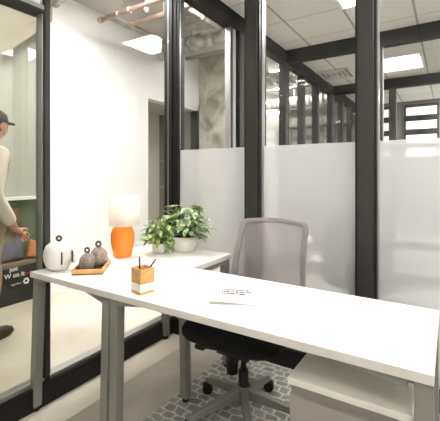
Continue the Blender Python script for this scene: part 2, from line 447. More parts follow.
# --- cross partitions of the further offices
for n, (yc, xs) in enumerate(((4.60, (-.72, .03, .78)), (6.90, (-.84, .0, .75)))):
    w = sempty('window_%d' % (4+n))
    MB().box(XL+.05, XR, yc-.05, yc+.05, 2.75, ZC).build('top_rail', M['black_frame'], w)
    MB().box(XL+.05, XR, yc-.05, yc+.05, 0, .12).build('bottom_rail', M['black_frame'], w)
    for x in xs: post(None, x, yc, .085, .11, .12, 2.75, 'x', w, alu=(n == 0))
    e = [XL+.06]+[v for x in xs for v in (x-.06, x+.06)]+[XR]
    for i in range(0, len(e)-1, 2):
        MB().box(e[i], e[i+1], yc-.004, yc+.004, .12, 2.75).build('pane', M['glass'], w)
struct(MB().box(XL-.05, XR, YEND, YEND+.1, 0, ZC).build('wall_far', M['grey_paint']))
wf = sempty('window_6')  # bright far rows put in as glowing blocks on dark backings
for x0, x1 in ((-1.35, -1.10), (-.84, -.24), (.0, .6)):
    MB().box(x0-.04, x1+.04, YEND-.03, YEND, 1.50, 2.84).build('window_frame', M['bronze_dark'], wf)
    for k in range(4):
        MB().box(x0, x1, YEND-.045, YEND-.03, 2.59-.31*k, 2.77-.31*k).build('glow_block', M['glow_block'], wf)

# ------------------------------------------------------------------ lights
def troffer(x0, x1, y0, y1, z, label, m='led', group='recessed ceiling panels', hang=0):
    t = thing('ceiling_light', label, 'light', ((x0+x1)/2, (y0+y1)/2, z), 0, group)
    hx, hy = (x1-x0)/2, (y1-y0)/2; w = .03
    f = MB().box(-hx, hx, -hy, -hy+w, -.03, 0).box(-hx, hx, hy-w, hy, -.03, 0).box(-hx, -hx+w, -hy+w, hy-w, -.03, 0).box(hx-w, hx, -hy+w, hy-w, -.03, 0)
    f.box(-hx+w, hx-w, -hy+w, hy-w, -.005, 0)
    f.build('frame', M['white_paint'], t)
    MB().box(-hx+w, hx-w, -hy+w, hy-w, -.02, -.006).build('diffuser', M[m], t)
    if hang:
        for sx in (-1, 1): MB().cyl((sx*hx*.8, 0, 0), (sx*hx*.8, 0, hang), .003, n=6).build('suspension_wire', M['chrome'], t)
    return t
troffer(.15, .75, .75, 1.95, ZC, 'ceiling light panel in this office between the frosted glass and the desk end', 'led_room')
troffer(.15, .75, -1.2, 0, ZC, 'ceiling light panel of this office farthest from the frosted glass', 'led_room')
troffer(-.91, -.32, 3.09, 3.68, ZC, 'bright ceiling light panel in the neighbouring office behind the frosted glass')
troffer(-.91, -.32, 5.66, 6.33, ZC, 'square ceiling light panel in the second office beyond the glass', 'led_dim')
troffer(.75, 1.35, 2.33, 2.93, ZC, 'added unseen light panel brightening the neighbouring office near its plain side wall')  # extra panel out of view, put in to brighten the neighbouring office
troffer(.2, .8, 7.6, 8.8, ZC, 'added out-of-view light panel brightening the farthest office', 'led')  # added fill for the farthest office, set where the camera misses it
troffer(-3.5, -3.3, .35, 1.15, 3.2, 'unseen narrow fill panel over the corridor outside the glass door', 'led_mid')  # unseen panel, made narrow so its reflection misses the back glass
troffer(-2.7, -2.1, 1.35, 2.25, 3.2, 'added unseen panel brightening the corridor outside the fixed glass pane', 'led_mid')  # added above the frame to lift the corridor wall's brightness
troffer(-2.52, -2.27, 4.15, 4.62, 3.2, 'small added panel evening out the corridor light facing the recess')  # added to even out the corridor wall, mostly behind beam and mullion
troffer(-2.45, -2.0, 2.40, 3.25, 3.2, 'added unseen panel brightening the corridor above the copper pipes', 'led_mid')  # extra fill for the middle of the corridor, out of frame
troffer(-3.1, -2.5, 6.1, 7.1, 3.2, 'light panel on the corridor ceiling beyond the concrete column')
t = thing('strip_light', 'thin lit strip light along the top of the white corridor wall', 'light', (-3.52, 7.9, 2.80))
MB().box(-.03, .02, -.5, .5, -.02, .03).build('housing', M['white_paint'], t)
MB().box(-.02, .035, -.49, .49, -.035, -.02).build('diffuser', M['led_strip'], t)
t = thing('ceiling_vent', 'square air vent in the tiled ceiling of the second office', 'vent', (-1.62, 6.05, ZC))
b = MB()
for k in range(4):
    r = .28-.07*k
    b.box(-r, r, -r, -r+.02, -.02, 0).box(-r, r, r-.02, r, -.02, 0).box(-r, -r+.02, -r, r, -.02, 0).box(r-.02, r, -r, r, -.02, 0)
b.build('louvres', M['white_paint'], t)
MB().box(-.28, .28, -.28, .28, -.004, 0).build('backing', M['pipe_grey'], t)

# ------------------------------------------------------------------ corridor services
def pipe(name, pts, r, m, label, cat='pipe', group=None, n=12):
    t = thing(name, label, cat, (0,0,0), 0, group); MB().tube(pts, r, n).build('run', m, t)
    q = pts[len(pts)//2]; MB().cyl((q[0],q[1],q[2]), (q[0],q[1],3.2), .005, n=6).build('hanger_rod', M['pipe_grey'], t)
t = thing('copper_pipe', 'copper pipe under the corridor ceiling with a hanging rod, the nearer one', 'pipe', (0,0,0))
MB().tube([(-3.19,2.60,2.93),(-1.98,2.60,2.93)], .022).build('pipe_run', M['copper'], t)
for xa, xb, rr in ((-3.215,-3.17,.034),(-2.80,-2.74,.032),(-2.95,-2.91,.03)): MB().cyl((xa,2.60,2.93), (xb,2.60,2.93), rr).build('fitting', M['copper'], t)
MB().cyl((-2.86,2.60,2.94), (-2.86,2.60,3.2), .005, n=6).build('hanger_rod', M['pipe_grey'], t)
t = thing('copper_pipe', 'shorter brown copper pipe just beyond the first one', 'pipe', (0,0,0))
MB().tube([(-2.98,2.86,2.93),(-1.98,2.86,2.93)], .026).build('pipe_run', M['copper'], t)
MB().cyl((-3.0,2.86,2.93), (-2.95,2.86,2.93), .036).build('fitting', M['copper'], t)
MB().cyl((-2.3,2.86,2.94), (-2.3,2.86,3.2), .005, n=6).build('hanger_rod', M['pipe_grey'], t)
t = thing('sprinkler_head', 'small dark sprinkler drop beneath the corridor ceiling', 'sprinkler', (-2.62, 2.70, 2.93))
MB().cyl((0,0,.27), (0,0,0), .014).build('drop_pipe', M['pipe_grey'], t)
MB().cyl((0,0,.02), (0,0,-.035), .028, .012).build('deflector', M['pipe_grey'], t)
tag(MB().box(-3.16, -3.07, 2.64, 3.76, 2.955, 2.99).build('cable_tray', M['pipe_grey']), 'grey flat cable tray running along the corridor above the hung light', 'cable tray')
def spiral(name, p0, p1, r, label):
    t = thing(name, label, 'duct', (0,0,0), 0, 'round metal ducts')
    p0, p1 = Vector(p0), Vector(p1)
    L = (p1-p0).length; d = (p1-p0)/L; k = int(L/.13); pts = []; rr = []
    for i in range(k+1):
        q = p0+d*(.008+i*(L-.016)/k)
        for o, e in ((-.007,0),(-.005,.006),(.005,.006),(.007,0)): pts.append(q+d*o); rr.append(r+e)
    MB().tube(pts, rr, 28).build('duct_tube', M['duct'], t)
    hang = MB()
    q = p0+d*L*.5; MB().box(q.x-.01, q.x+.01, q.y-.004, q.y+.004, q.z+r-.01, 3.2).build('hanger_strap', M['pipe_grey'], t)
spiral('round_duct', (-3.5, 3.90, 3.0), (-2.36, 3.86, 3.02), .10, 'round spiral duct ending beside the dark beam above the column')
spiral('round_duct', (-3.45, 2.22, 3.04), (-2.92, 2.12, 3.06), .055, 'small grey duct end near the copper pipe hanger')
spiral('round_duct', (-3.5, 5.9, 2.95), (-2.0, 5.9, 2.95), .12, 'round duct crossing the corridor just past the concrete column')
spiral('round_duct', (-3.5, 7.2, 2.78), (-2.0, 7.2, 2.78), .11, 'round duct crossing the far part of the corridor')
t = thing('rectangular_duct', 'flat rectangular metal duct running up to the spiral duct end', 'duct')
MB().box(-2.62, -2.34, 2.95, 3.70, 3.0, 3.14).build('duct_body', M['duct'], t, bevel=.01)
MB().box(-2.63, -2.33, 3.3, 3.32, 2.99, 3.15).build('joint_flange', M['pipe_grey'], t)
MB().box(-2.49, -2.47, 3.0, 3.01, 3.14, 3.2).build('hanger_strap', M['pipe_grey'], t)
for y, z, r, lb in ((4.5,3.08,.03,'first'),(6.25,3.05,.025,'second'),(6.5,2.9,.03,'third'),(7.7,2.95,.03,'fourth'),(8.3,2.85,.025,'fifth')):
    pipe('conduit', [(-3.5,y,z),(-2.8,y+.02,z),(-1.98,y,z)], r, M['alu'], lb+' thin grey conduit crossing the corridor ceiling past the spiral duct', 'conduit', 'thin conduits')
pipe('bent_pipe', [(-2.5,4.72,3.19),(-2.5,4.88,2.98),(-2.42,5.1,2.82),(-2.3,5.3,2.8),(-2.2,5.5,2.82),(-2.15,5.6,2.95),(-2.15,5.65,3.15)], .05, M['duct'], 'flexible silver duct looping below the corridor ceiling', 'duct')

# ------------------------------------------------------------------ desk
desk = thing('corner_desk', 'white L-shaped office desk on grey metal legs', 'desk', (0,0,0))
ZT, TH = .74, .028
poly = [(-1.867,1.065),(-.035,1.065),(-.035,1.590),(-1.195,1.590),(-1.195,2.012),(-1.867,2.012)]
MB().prism(poly, ZT-TH+.004, ZT).build('tabletop', M['laminate'], desk, bevel=.0015)
# edge banding, a hair proud of the top
eb = MB(); n = len(poly); e = .0008
for i in range(n):
    (x0, y0), (x1, y1) = poly[i], poly[(i+1) % n]
    dx, dy = x1-x0, y1-y0; L = math.hypot(dx, dy); nx, ny = dy/L*e, -dx/L*e
    eb.hexa([(x0,y0,ZT-TH),(x1,y1,ZT-TH),(x1+nx,y1+ny,ZT-TH),(x0+nx,y0+ny,ZT-TH),(x0,y0,ZT-.001),(x1,y1,ZT-.001),(x1+nx,y1+ny,ZT-.001),(x0+nx,y0+ny,ZT-.001)])
eb.build('edge_band', M['laminate_edge'], desk)
ZU = ZT-TH
def leg(x, y, fx, fy, h=.0225):
    b = MB()
    b.hexa([(fx-h,fy-h,.022),(fx+h,fy-h,.022),(fx+h,fy+h,.022),(fx-h,fy+h,.022),(x-h,y-h,ZU),(x+h,y-h,ZU),(x+h,y+h,ZU),(x-h,y+h,ZU)])
    l = b.build('leg', M['leg_grey'], desk, bevel=.003)
    MB().cyl((fx,fy,.012), (fx,fy,.03), .008).cyl((fx,fy,.004 if fx > -1.3 else 0), (fx,fy,.013), .021, .018).build('foot_glide', M['black_plastic'], l)
    return l
leg(-1.835, 1.098, -1.862, 1.092)
leg(-1.290, 1.098, -1.297, 1.085)
leg(-1.236, 1.098, -1.236, 1.085)
leg(-.058, 1.098, -.054, 1.085)
leg(-1.232, 1.560, -1.232, 1.580)
leg(-.058, 1.560, -.054, 1.580)
leg(-1.825, 2.075, -1.840, 2.110)
leg(-1.225, 1.975, -1.225, 2.010)
MB().box(-1.85, -1.80, 1.12, 2.10, ZU-.035, ZU-.003).build('frame_rail', M['leg_grey'], desk)
MB().box(-1.31, -1.27, 1.12, 1.99, ZU-.035, ZU-.003).build('frame_rail', M['leg_grey'], desk)
MB().box(-1.256, -1.21, 1.12, 1.99, ZU-.035, ZU-.003).build('frame_rail', M['leg_grey'], desk)
MB().box(-.10, -.05, 1.12, 1.56, ZU-.035, ZU-.003).build('frame_rail', M['leg_grey'], desk)
MB().box(-1.21, -.10, 1.30, 1.34, ZU-.035, ZU-.003).build('frame_rail', M['leg_grey'], desk)
def gusset(x0, x1, y, hw=.022, h=.03):   # tapers from h at x0 to nothing at x1
    MB().hexa([(x0,y-hw,ZU-h),(x1,y-hw,ZU-.003),(x1,y+hw,ZU-.003),(x0,y+hw,ZU-h),(x0,y-hw,ZU),(x1,y-hw,ZU),(x1,y+hw,ZU),(x0,y+hw,ZU)]).build('gusset', M['leg_grey'], desk)
gusset(-1.812, -1.73, 1.098); gusset(-1.312, -1.44, 1.098, h=.035); gusset(-1.214, -1.05, 1.098, h=.03)
gusset(-.098, -.30, 1.098, h=.035); gusset(-1.21, -1.06, 1.56); gusset(-.098, -.26, 1.56)

# ------------------------------------------------------------------ pedestal
ped = thing('drawer_pedestal', 'low grey drawer pedestal with a pale top under the desk', 'pedestal', (0,0,0))
X0, X1, Y0, Y1, ZP = -.444, -.086, 1.10, 1.58, .597
MB().box(X0+.006, X1-.006, Y0+.02, Y1-.004, .03, ZP-.022).build('body', M['ped_grey'], ped, bevel=.002)
MB().box(X0, X1, Y0-.0, Y1, ZP-.022, ZP).build('top', M['ped_top'], ped, bevel=.003)
for z0, z1 in ((.05, .30), (.303, .545)):
    d = MB().box(X0+.008, X1-.008, Y0+.002, Y0+.02, z0, z1-.004).build('drawer', M['ped_grey'], ped, bevel=.002)
    MB().box((X0+X1)/2-.05, (X0+X1)/2+.05, Y0-.012, Y0-.006, z0+.10, z0+.112).box((X0+X1)/2-.05, (X0+X1)/2-.042, Y0-.008, Y0+.002, z0+.10, z0+.112).box((X0+X1)/2+.042, (X0+X1)/2+.05, Y0-.008, Y0+.002, z0+.10, z0+.112).build('handle', M['chrome'], d)
for x in (X0+.04, X1-.04):
    for y in (Y0+.06, Y1-.05): MB().cyl((x,y,.004), (x,y,.032), .02).build('foot', M['black_plastic'], ped)

# ------------------------------------------------------------------ task chair
def rrect(hx, hy, r, n=6, sup=0):
    pts = []
    for cx, cy, a0 in ((hx-r, hy-r, 0), (-hx+r, hy-r, 90), (-hx+r, -hy+r, 180), (hx-r, -hy+r, 270)):
        for k in range(n+1):
            a = R(a0+90*k/n); pts.append((cx+r*math.cos(a), cy+r*math.sin(a)))
    return pts
def make_chair(label, frame_m, mesh_m, loc, rz, base_turn=18):
    t = thing('task_chair', label, 'chair', loc, rz)
    # seat cushion: stacked rounded outlines
    b = MB(); vs = []; prof = [(.84,.43),(.95,.442),(1,.462),(1,.484),(.96,.503),(.86,.514),(.5,.517)]
    ring = rrect(.255, .245, .11, 6); n = len(ring)
    for s, z in prof: vs += [(x*s, y*s-.01, z+(.012*(y/.245)**2 if z > .44 else .03*abs(x/.255)**2)) for x, y in ring]
    fs = [(j*n+i, j*n+(i+1) % n, (j+1)*n+(i+1) % n, (j+1)*n+i) for j in range(len(prof)-1) for i in range(n)]
    fs += [tuple(range(n-1, -1, -1)), tuple(range((len(prof)-1)*n, len(prof)*n))]
    b.add(vs, fs, True); b.build('seat', M['black_fabric'], t)
    # backrest: frame loop and mesh
    def bp(u, v):   # u -1..1 across, v 0..1 up
        w = .240-.026*v
        return Vector((u*w, .255+.115*v-.03*math.sin(v*math.pi)+.045*(1-u*u), .50+.485*v-.014*u*u))
    loop = []
    o = rrect(1, 1, .12, 5)
    for x, y in o: loop.append(bp(x, (y+1)/2))
    # densify
    pts = []
    for i in range(len(o)):
        x0, y0 = o[i]; x1, y1 = o[(i+1) % len(o)]
        m = max(1, int(math.hypot(x1-x0, y1-y0)/.2))
        for k in range(m):
            q = k/m; pts.append(bp(x0+(x1-x0)*q, (y0+(y1-y0)*q+1)/2))
    fr = MB()
    # flat frame: inner/outer offset band with thickness
    dens = []
    for i in range(len(o)):
        x0, y0 = o[i]; x1, y1 = o[(i+1) % len(o)]
        m = max(1, int(math.hypot(x1-x0, y1-y0)/.15))
        for k in range(m): q = k/m; dens.append((x0+(x1-x0)*q, y0+(y1-y0)*q))
    def inner(x, y):
        ix = max(-.86, min(.86, x*.86)); iy = max(-.93, min(.915, y*.92))
        # thicker lower corners
        k = max(0, abs(x)-.45)*max(0, -y-.45)
        return ix*(1-.55*k), iy+.55*k
    n = len(dens); vs = []
    for x, y in dens:
        xi, yi = inner(x, y)
        a = bp(x, (y+1)/2); c = bp(xi, (yi+1)/2); nrm = Vector((0, 1, 0))
        vs += [a-nrm*.009, a+nrm*.009, c+nrm*.009, c-nrm*.009]
    fs = []
    for i in range(n):
        j = (i+1) % n
        for k in range(4): fs.append((i*4+k, j*4+k, j*4+(k+1) % 4, i*4+(k+1) % 4))
    fr.add(vs, fs, True); f = fr.build('backrest_frame', frame_m, t, bevel=.002)
    ms = MB(); N = 14; vs = []; fs = []
    for j in range(N+1):
        for i in range(N+1): vs.append(bp(-.93+1.86*i/N, .03+.94*j/N))
    for j in range(N):
        for i in range(N): fs.append((j*(N+1)+i, j*(N+1)+i+1, (j+1)*(N+1)+i+1, (j+1)*(N+1)+i))
    ms.add(vs, fs, True); ms.build('backrest_mesh', mesh_m, t)
    MB().tube([(0,.10,.40),(0,.24,.40),(0,.30,.45),(0,.325,.56)], [.022,.022,.02,.016]).build('back_support', M['black_plastic'], t)
    MB().tube([(-.19,.295,.56),(-.1,.33,.555),(0,.345,.55),(.1,.33,.555),(.19,.295,.56)], .013).build('lumbar_bar', frame_m, t)
    MB().box(-.09, .09, -.12, .13, .365, .412).build('tilt_mechanism', M['black_plastic'], t, bevel=.008)
    MB().cyl((.0,-.10,.345), (.0,-.10,.40), .028).build('tension_knob', M['black_plastic'], t)
    lv = MB().tube([(-.07,-.05,.375),(-.13,-.05,.345),(-.21,-.05,.335)], .006, 8).build('lever', M['black_plastic'], t)
    MB().box(-.262, -.205, -.068, -.032, .322, .347).build('paddle', M['black_plastic'], lv, bevel=.006)
    g = MB().cyl((0,0,.20), (0,0,.37), .014).build('gas_lift', M['black_plastic'], t)
    MB().cyl((0,0,.14), (0,0,.26), .027, .025).build('lift_sleeve', M['black_plastic'], g)
    MB().cyl((-.055,-.02,.235), (-.055,-.02,.37), .030, .034).build('control_housing', M['black_plastic'], t)
    bs = MB().cyl((0,0,.115), (0,0,.18), .042, .036, 20).build('base_hub', M['base_grey'], t)
    for k in range(5):
        a = R(base_turn+72*k); dx, dy = math.cos(a), math.sin(a); qx, qy = -dy, dx
        def P_(r, s, z): return (dx*r+qx*s, dy*r+qy*s, z)
        MB().hexa([P_(.02,-.024,.12),P_(.30,-.016,.062),P_(.30,.016,.062),P_(.02,.024,.12),
                   P_(.02,-.020,.172),P_(.30,-.012,.088),P_(.30,.012,.088),P_(.02,.020,.172)]).build('base_arm', M['base_grey'], t, bevel=.005)
        cx, cy = dx*.30, dy*.30; a2 = R(100)+.22*k; wx, wy = math.cos(a2), math.sin(a2)
        cs = MB().cyl((cx,cy,.05), (cx,cy,.075), .010).cyl((cx-wx*.006,cy-wy*.006,.036), (cx+wx*.006,cy+wy*.006,.036), .027).build('caster', M['black_plastic'], t)
        for s in (-1, 1):
            MB().cyl((cx+wx*.010*s,cy+wy*.010*s,.029), (cx+wx*.024*s,cy+wy*.024*s,.029), .029, .027, 20).build('wheel', M['black_plastic'], cs)
    return t
make_chair('grey mesh back office chair with black seat tucked under the desk', M['chair_grey'], M['mesh'], (-.885, 1.61, .004), 0)
make_chair('office chair with a padded grey back seen dimly through the frosted glass', M['far_chair'], M['far_chair'], (-.53, 2.82, .004), R(180), 30)

# ------------------------------------------------------------------ desk objects
lamp = thing('table_lamp', 'orange ceramic table lamp with white drum shade', 'lamp', (-1.737, 1.583, ZT))
MB().lathe([(.052,0),(.056,.006),(.060,.03),(.069,.07),(.073,.11),(.071,.145),(.062,.172),(.050,.190),(.045,.194),(.02,.197)], n=40).build('lamp_base', M['orange'], lamp)
MB().cyl((0,0,.19), (0,0,.235), .012).build('lamp_neck', M['alu'], lamp)
MB().lathe([(.012,.235),(.014,.25),(.028,.285),(.024,.31),(.003,.322)], n=20).build('bulb', M['bulb'], lamp)
sh = MB(); N = 48; vs = []
for r, z in ((.095,.196),(.090,.385),(.088,.385),(.093,.196)):
    for i in range(N): vs.append((r*math.cos(2*math.pi*i/N), r*math.sin(2*math.pi*i/N), z))
sh.add(vs, [(j*N+i, j*N+(i+1) % N, ((j+1) % 4)*N+(i+1) % N, ((j+1) % 4)*N+i) for j in range(4) for i in range(N)], True)
shd = sh.build('lamp_shade', M['shade'], lamp); shd.location = (.012,.006,0)
MB().cyl((-.088,0,.378), (.088,0,.378), .0015, n=6).cyl((0,-.088,.378), (0,.088,.378), .0015, n=6).cyl((0,0,.30),(0,0,.38),.004,n=8).build('shade_spider', M['alu'], lamp)

def ring_pts(c, r, ax=(1,0,0), n=20):
    ax = Vector(ax).normalized(); up = Vector((0,0,1))
    return [Vector(c)+(ax*math.cos(2*math.pi*k/n)+up*math.sin(2*math.pi*k/n))*r for k in range(n)]
VX = (.843, .538, 0)    # roughly along the picture plane
jar = thing('ceramic_apple', 'round white ceramic apple with a dark ring on top', 'ornament', (-1.782, 1.172, ZT))
jar.scale = (1.05, 1.05, 1.04)
MB().lathe([(.032,0),(.044,.004),(.060,.022),(.070,.05),(.073,.078),(.069,.106),(.058,.128),(.040,.141),(.022,.145),(.010,.143),(.004,.141)], n=40).build('body', M['ceramic'], jar)
MB().tube(ring_pts((.004,0,.162), .0115, VX), .0062, 10, True).build('ring_handle', M['ring_glaze'], jar)
def bars(parent, R0, zc, hh, angs, m, name):
    for a in angs:
        a = R(a); b = MB(); vs = []
        for z in (-hh, -hh*.5, 0, hh*.5, hh):
            zz = zc+z; rr = R0*math.sqrt(max(.1, 1-((zz-.078)/.085)**2))
            for da, dr in ((-.045,.0),(-.045,.004),(.045,.004),(.045,.0)):
                vs.append(((rr+dr)*math.cos(a+da), (rr+dr)*math.sin(a+da), zz))
        fs = [(j*4+k, j*4+(k+1) % 4, (j+1)*4+(k+1) % 4, (j+1)*4+k) for j in range(4) for k in range(4)]+[(0,1,2,3),(16,17,18,19)]
        b.add(vs, fs, True).build(name, m, parent)
bars(jar, .0745, .070, .032, (-22,), M['dark_glaze'], 'slot')
# little ear at the side, with its own dark slot
MB().lathe([(.004,-.040),(.010,-.036),(.014,-.015),(.015,.008),(.012,.030),(.004,.038)], n=16, sx=1.0, sy=.8).build('side_lug', M['ceramic'], jar, loc=(.070,.036,.074))
MB().box(-.002,.003,-.004,.004,-.028,.026).build('slot', M['dark_glaze'], jar, loc=(.078,.026,.074), rot=(0,0,R(-50)), bevel=.001)

# bamboo tray (rotated towards the viewer) with two brown gourds
TA = math.atan2(1.191-1.145, -1.484+1.624)
tray = thing('bamboo_tray', 'square bamboo tray with a dark inside holding two brown ornaments', 'tray', (-1.640, 1.280, ZT), R(40))
a_, b_ = .076, .124
MB().box(-a_, a_, -b_, b_, 0, .006).build('tray_bottom', M['tray_dark'], tray)
MB().box(-a_, a_, -b_, -b_+.007, .0, .028).box(-a_, a_, b_-.007, b_, .0, .028).box(-a_, -a_+.007, -b_+.007, b_-.007, .0, .028).box(a_-.007, a_, -b_+.007, b_-.007, .0, .028).build('tray_rim', M['bamboo'], tray, bevel=.001)
def gourd(label, loc, s, m, ringm, rz, wobn):
    t = thing('ceramic_gourd', label, 'ornament', loc, rz, 'brown ceramic gourds')
    t.scale = (s, s, s*1.12)
    pr = [(.018,0),(.034,.004),(.046,.020),(.050,.040),(.047,.060),(.036,.078),(.022,.088),(.012,.092),(.003,.093)]
    MB().lathe(pr, n=40, wob=lambda a, z: 1+.04*math.cos(wobn*a)).build('body', m, t)
    MB().tube(ring_pts((0,0,.108), .0125, (math.cos(.57-rz), math.sin(.57-rz), 0)), .0058, 10, True).build('ring_handle', ringm, t)
    return t
gourd('smaller dark speckled brown gourd at the front of the tray', (-1.626, 1.236, ZT+.006), .86, M['brown_speckle'], M['ring_glaze'], .3, 6)
gourd('taller pale brown gourd at the back of the tray', (-1.655, 1.332, ZT+.006), .98, M['brown_light'], M['ring_glaze'], 0, 7)

cup = thing('pen_holder', 'square wooden pen cup with a white band', 'pen cup', (-1.131, 1.146, ZT), R(-12))
h = .036
def sq(z0, z1, hh): return MB().box(-hh, hh, -hh, hh, z0, z1)
sq(0, .012, h).build('base', M['cup_wood'], cup)
sq(.012, .044, h+.0006).build('white_band', M['cup_white'], cup)
w = .007
MB().box(-h,h,-h,-h+w,.044,.108).box(-h,h,h-w,h,.044,.108).box(-h,-h+w,-h+w,h-w,.044,.108).box(h-w,h,-h+w,h-w,.044,.108).build('wooden_walls', M['cup_wood'], cup, bevel=.001)
for nm, p0, p1, lb in (('pen', (-1.143,1.141,ZT+.046), (-1.153,1.148,ZT+.150), 'black pen standing upright in the pen cup'),
                       ('pen', (-1.138,1.143,ZT+.047), (-1.088,1.181,ZT+.142), 'black pen leaning out of the pen cup')):
    t = thing(nm, lb, 'pen', p0)
    v = Vector(p1)-Vector(p0)
    MB().cyl((0,0,0), v*.85, .0038, n=10).build('barrel', M['ink'], t)
    MB().cyl(v*.85, v, .0034, .0028, n=10).build('cap', M['black_plastic'], t)

# brochure, corner lifted
bro = thing('brochure', 'white printed brochure lying on the desk with one corner lifted', 'brochure', (-.80, 1.167, ZT), R(29.7))
N = 10
def lift(u, v): return .0145*max(0, 1-u)*max(0, 1-v*3.2)**1.2+.0012
b = MB(); vs = []
for dz in (0, .0012):
    for j in range(N+1):
        for i in range(N+1): vs.append((.214*i/N, .285*j/N, lift(i/N, j/N)+dz))
q = (N+1)**2; fs = []
for j in range(N):
    for i in range(N):
        k = j*(N+1)+i; fs += [(k, k+N+1, k+N+2, k+1), (q+k, q+k+1, q+k+N+2, q+k+N+1)]
for i in range(N):
    fs += [(i, i+1, q+i+1, q+i), (N*(N+1)+i, q+N*(N+1)+i, q+N*(N+1)+i+1, N*(N+1)+i+1)]
    k = i*(N+1); fs += [(k, q+k, q+k+N+1, k+N+1), (k+N, k+2*N+1, q+k+2*N+1, q+k+N)]
b.add(vs, fs, True).build('cover', M['paper'], bro)
MB().box(.002,.212,.002,.283,.0002,.0014).build('back_sheet', M['paper'], bro)
text('WORKING IS\nA LIFE WE MAKE\nTOGETHER', 'lettering', .0205, M['ink'], bro, (.104, .172, .0034), (0, 0, R(-8)), bold=.05, gap=1.25)

# ------------------------------------------------------------------ plants
def leaf(mb, base, d, up, L, W, curl):
    d = d.normalized(); s = d.cross(up).normalized(); n = s.cross(d).normalized()
    K = 5; prof = [.12, .78, 1, .82, .45, .02]
    vs = []
    p = Vector(base); dd = d.copy()
    for i in range(K+1):
        w = prof[i]*W/2
        vs += [p-s*w+n*w*.35, p, p+s*w+n*w*.35]
        ang = curl/K; dd = (dd*math.cos(ang)-n*math.sin(ang)).normalized(); n = s.cross(dd).normalized()
        p = p+dd*(L/K)
    fs = []
    for i in range(K):
        for k in (0, 1): fs.append((i*3+k, i*3+k+1, (i+1)*3+k+1, (i+1)*3+k))
    mb.add(vs, fs, True)
def foliage(parent, m, n, c, rx, ry, rz, z0, L, droop, seed):
    r = random.Random(seed); lf = MB(); st = MB()
    for i in range(n):
        a = r.uniform(0, 2*math.pi); e = r.uniform(-.35, 1.0)
        rr = r.uniform(.45, 1)**.6
        p = Vector((c[0]+rx*rr*math.cos(a)*math.cos(e*1.2), c[1]+ry*rr*math.sin(a)*math.cos(e*1.2), max(.012, c[2]+rz*rr*math.sin(e*1.4))))
        out = Vector((math.cos(a), math.sin(a), r.uniform(-droop, .55)))
        out += Vector((r.uniform(-.5,.5), r.uniform(-.5,.5), r.uniform(-.2,.2)))
        ll = L*r.uniform(.75, 1.25)
        up = Vector((r.uniform(-.4,.4), r.uniform(-.4,.4), 1))
        if p.z < .05: out.z = abs(out.z)*.3
        leaf(lf, p, out, up, ll, ll*.5, r.uniform(.2, 1.0) if p.z > .06 else .1)
        q = Vector((c[0]*.4+r.uniform(-.02,.02), c[1]*.4+r.uniform(-.02,.02), z0))
        mid = (p+q)/2+Vector((0,0,.02))
        st.tube([q, mid, p], .0014, 5)
    lf.build('foliage', m, parent); st.build('stems', M['stem'], parent)
pl = thing('potted_plant', 'bushy variegated plant in a round white bowl pot', 'plant', (-1.515, 1.925, ZT))
MB().lathe([(.058,0),(.066,.004),(.080,.030),(.088,.065),(.090,.098),(.086,.100),(.082,.085),(.02,.084)], n=40).build('pot', M['ceramic'], pl)
MB().lathe([(.0835,.078),(.0835,.090),(.001,.092)], n=30).build('soil', M['soil'], pl)
foliage(pl, M['leaf'], 110, (.014,0,.160), .150, .085, .145, .09, .085, .6, 3)
pl2 = thing('potted_plant', 'smaller trailing green plant whose leaves spill onto the desk beside the bowl pot', 'plant', (-1.612, 1.785, ZT))
MB().lathe([(.036,0),(.042,.004),(.046,.03),(.048,.062),(.045,.064),(.042,.052),(.01,.051)], n=32).build('pot', M['ceramic'], pl2)
MB().lathe([(.0435,.048),(.0435,.057),(.001,.058)], n=24).build('soil', M['soil'], pl2)
foliage(pl2, M['leaf_dark'], 60, (.01,-.01,.115), .078, .065, .125, .058, .080, 1.0, 9)

# ------------------------------------------------------------------ lounge bench, cushions
bench = thing('bench', 'black box bench with white lettering in the corridor', 'bench', (0,0,0))
MB().box(-3.69, -3.55, .4, 2.18, 0, .36).build('body', M['bench_black'], bench, bevel=.006)
MB().box(-3.69, -3.54, .4, 2.185, .36, .40).build('seat_board', M['cushion_brown'], bench, bevel=.006)
ry = (R(90), 0, R(90))
text('just', 'lettering', .055, M['sign_white'], bench, (-3.547, 1.862, .325), ry, bold=.03)
text('W on it', 'lettering', .060, M['sign_white'], bench, (-3.547, 1.870, .262), ry, bold=.03)
text('red', 'red_lettering', .055, M['sign_red'], bench, (-3.547, 2.0, .255), ry, bold=.03)
text('together', 'small_lettering', .030, M['sign_white'], bench, (-3.547, 1.885, .185), ry)
MB().tube([(-3.546, 1.982+.024*math.cos(k*math.pi/3), .200+.024*math.sin(k*math.pi/3)) for k in range(6)], .009, 8, True).build('emblem', M['sign_white'], bench)
def cushion(label, loc, sx, sy, sz, m, rot):
    b = MB(); N = 12; vs = []; fs = []
    for s in (1, -1):
        for j in range(N+1):
            for i in range(N+1):
                u, v = 2*i/N-1, 2*j/N-1
                vs.append((s*sx*((1-u**4)*(1-v**4))**.5, sy*u*(1-.06*(1-v*v)), sz*v*(1-.06*(1-u*u))))
    q = (N+1)**2
    for s in range(2):
        for j in range(N):
            for i in range(N): k = s*q+j*(N+1)+i; fs.append((k, k+1, k+N+2, k+N+1))
    return tag(b.add(vs, fs, True).build('cushion', m, loc=loc, rot=rot), label, 'cushion', 'cushions on the bench')
cushion('slate blue scatter cushion on the corridor bench', (-3.62, 1.875, .535), .04, .115, .13, M['cushion_blue'], (0,R(-8),0))
cushion('tan orange cushion at the end of the bench', (-3.585, 2.07, .50), .03, .055, .092, M['cushion_tan'], (R(-12),0,0))

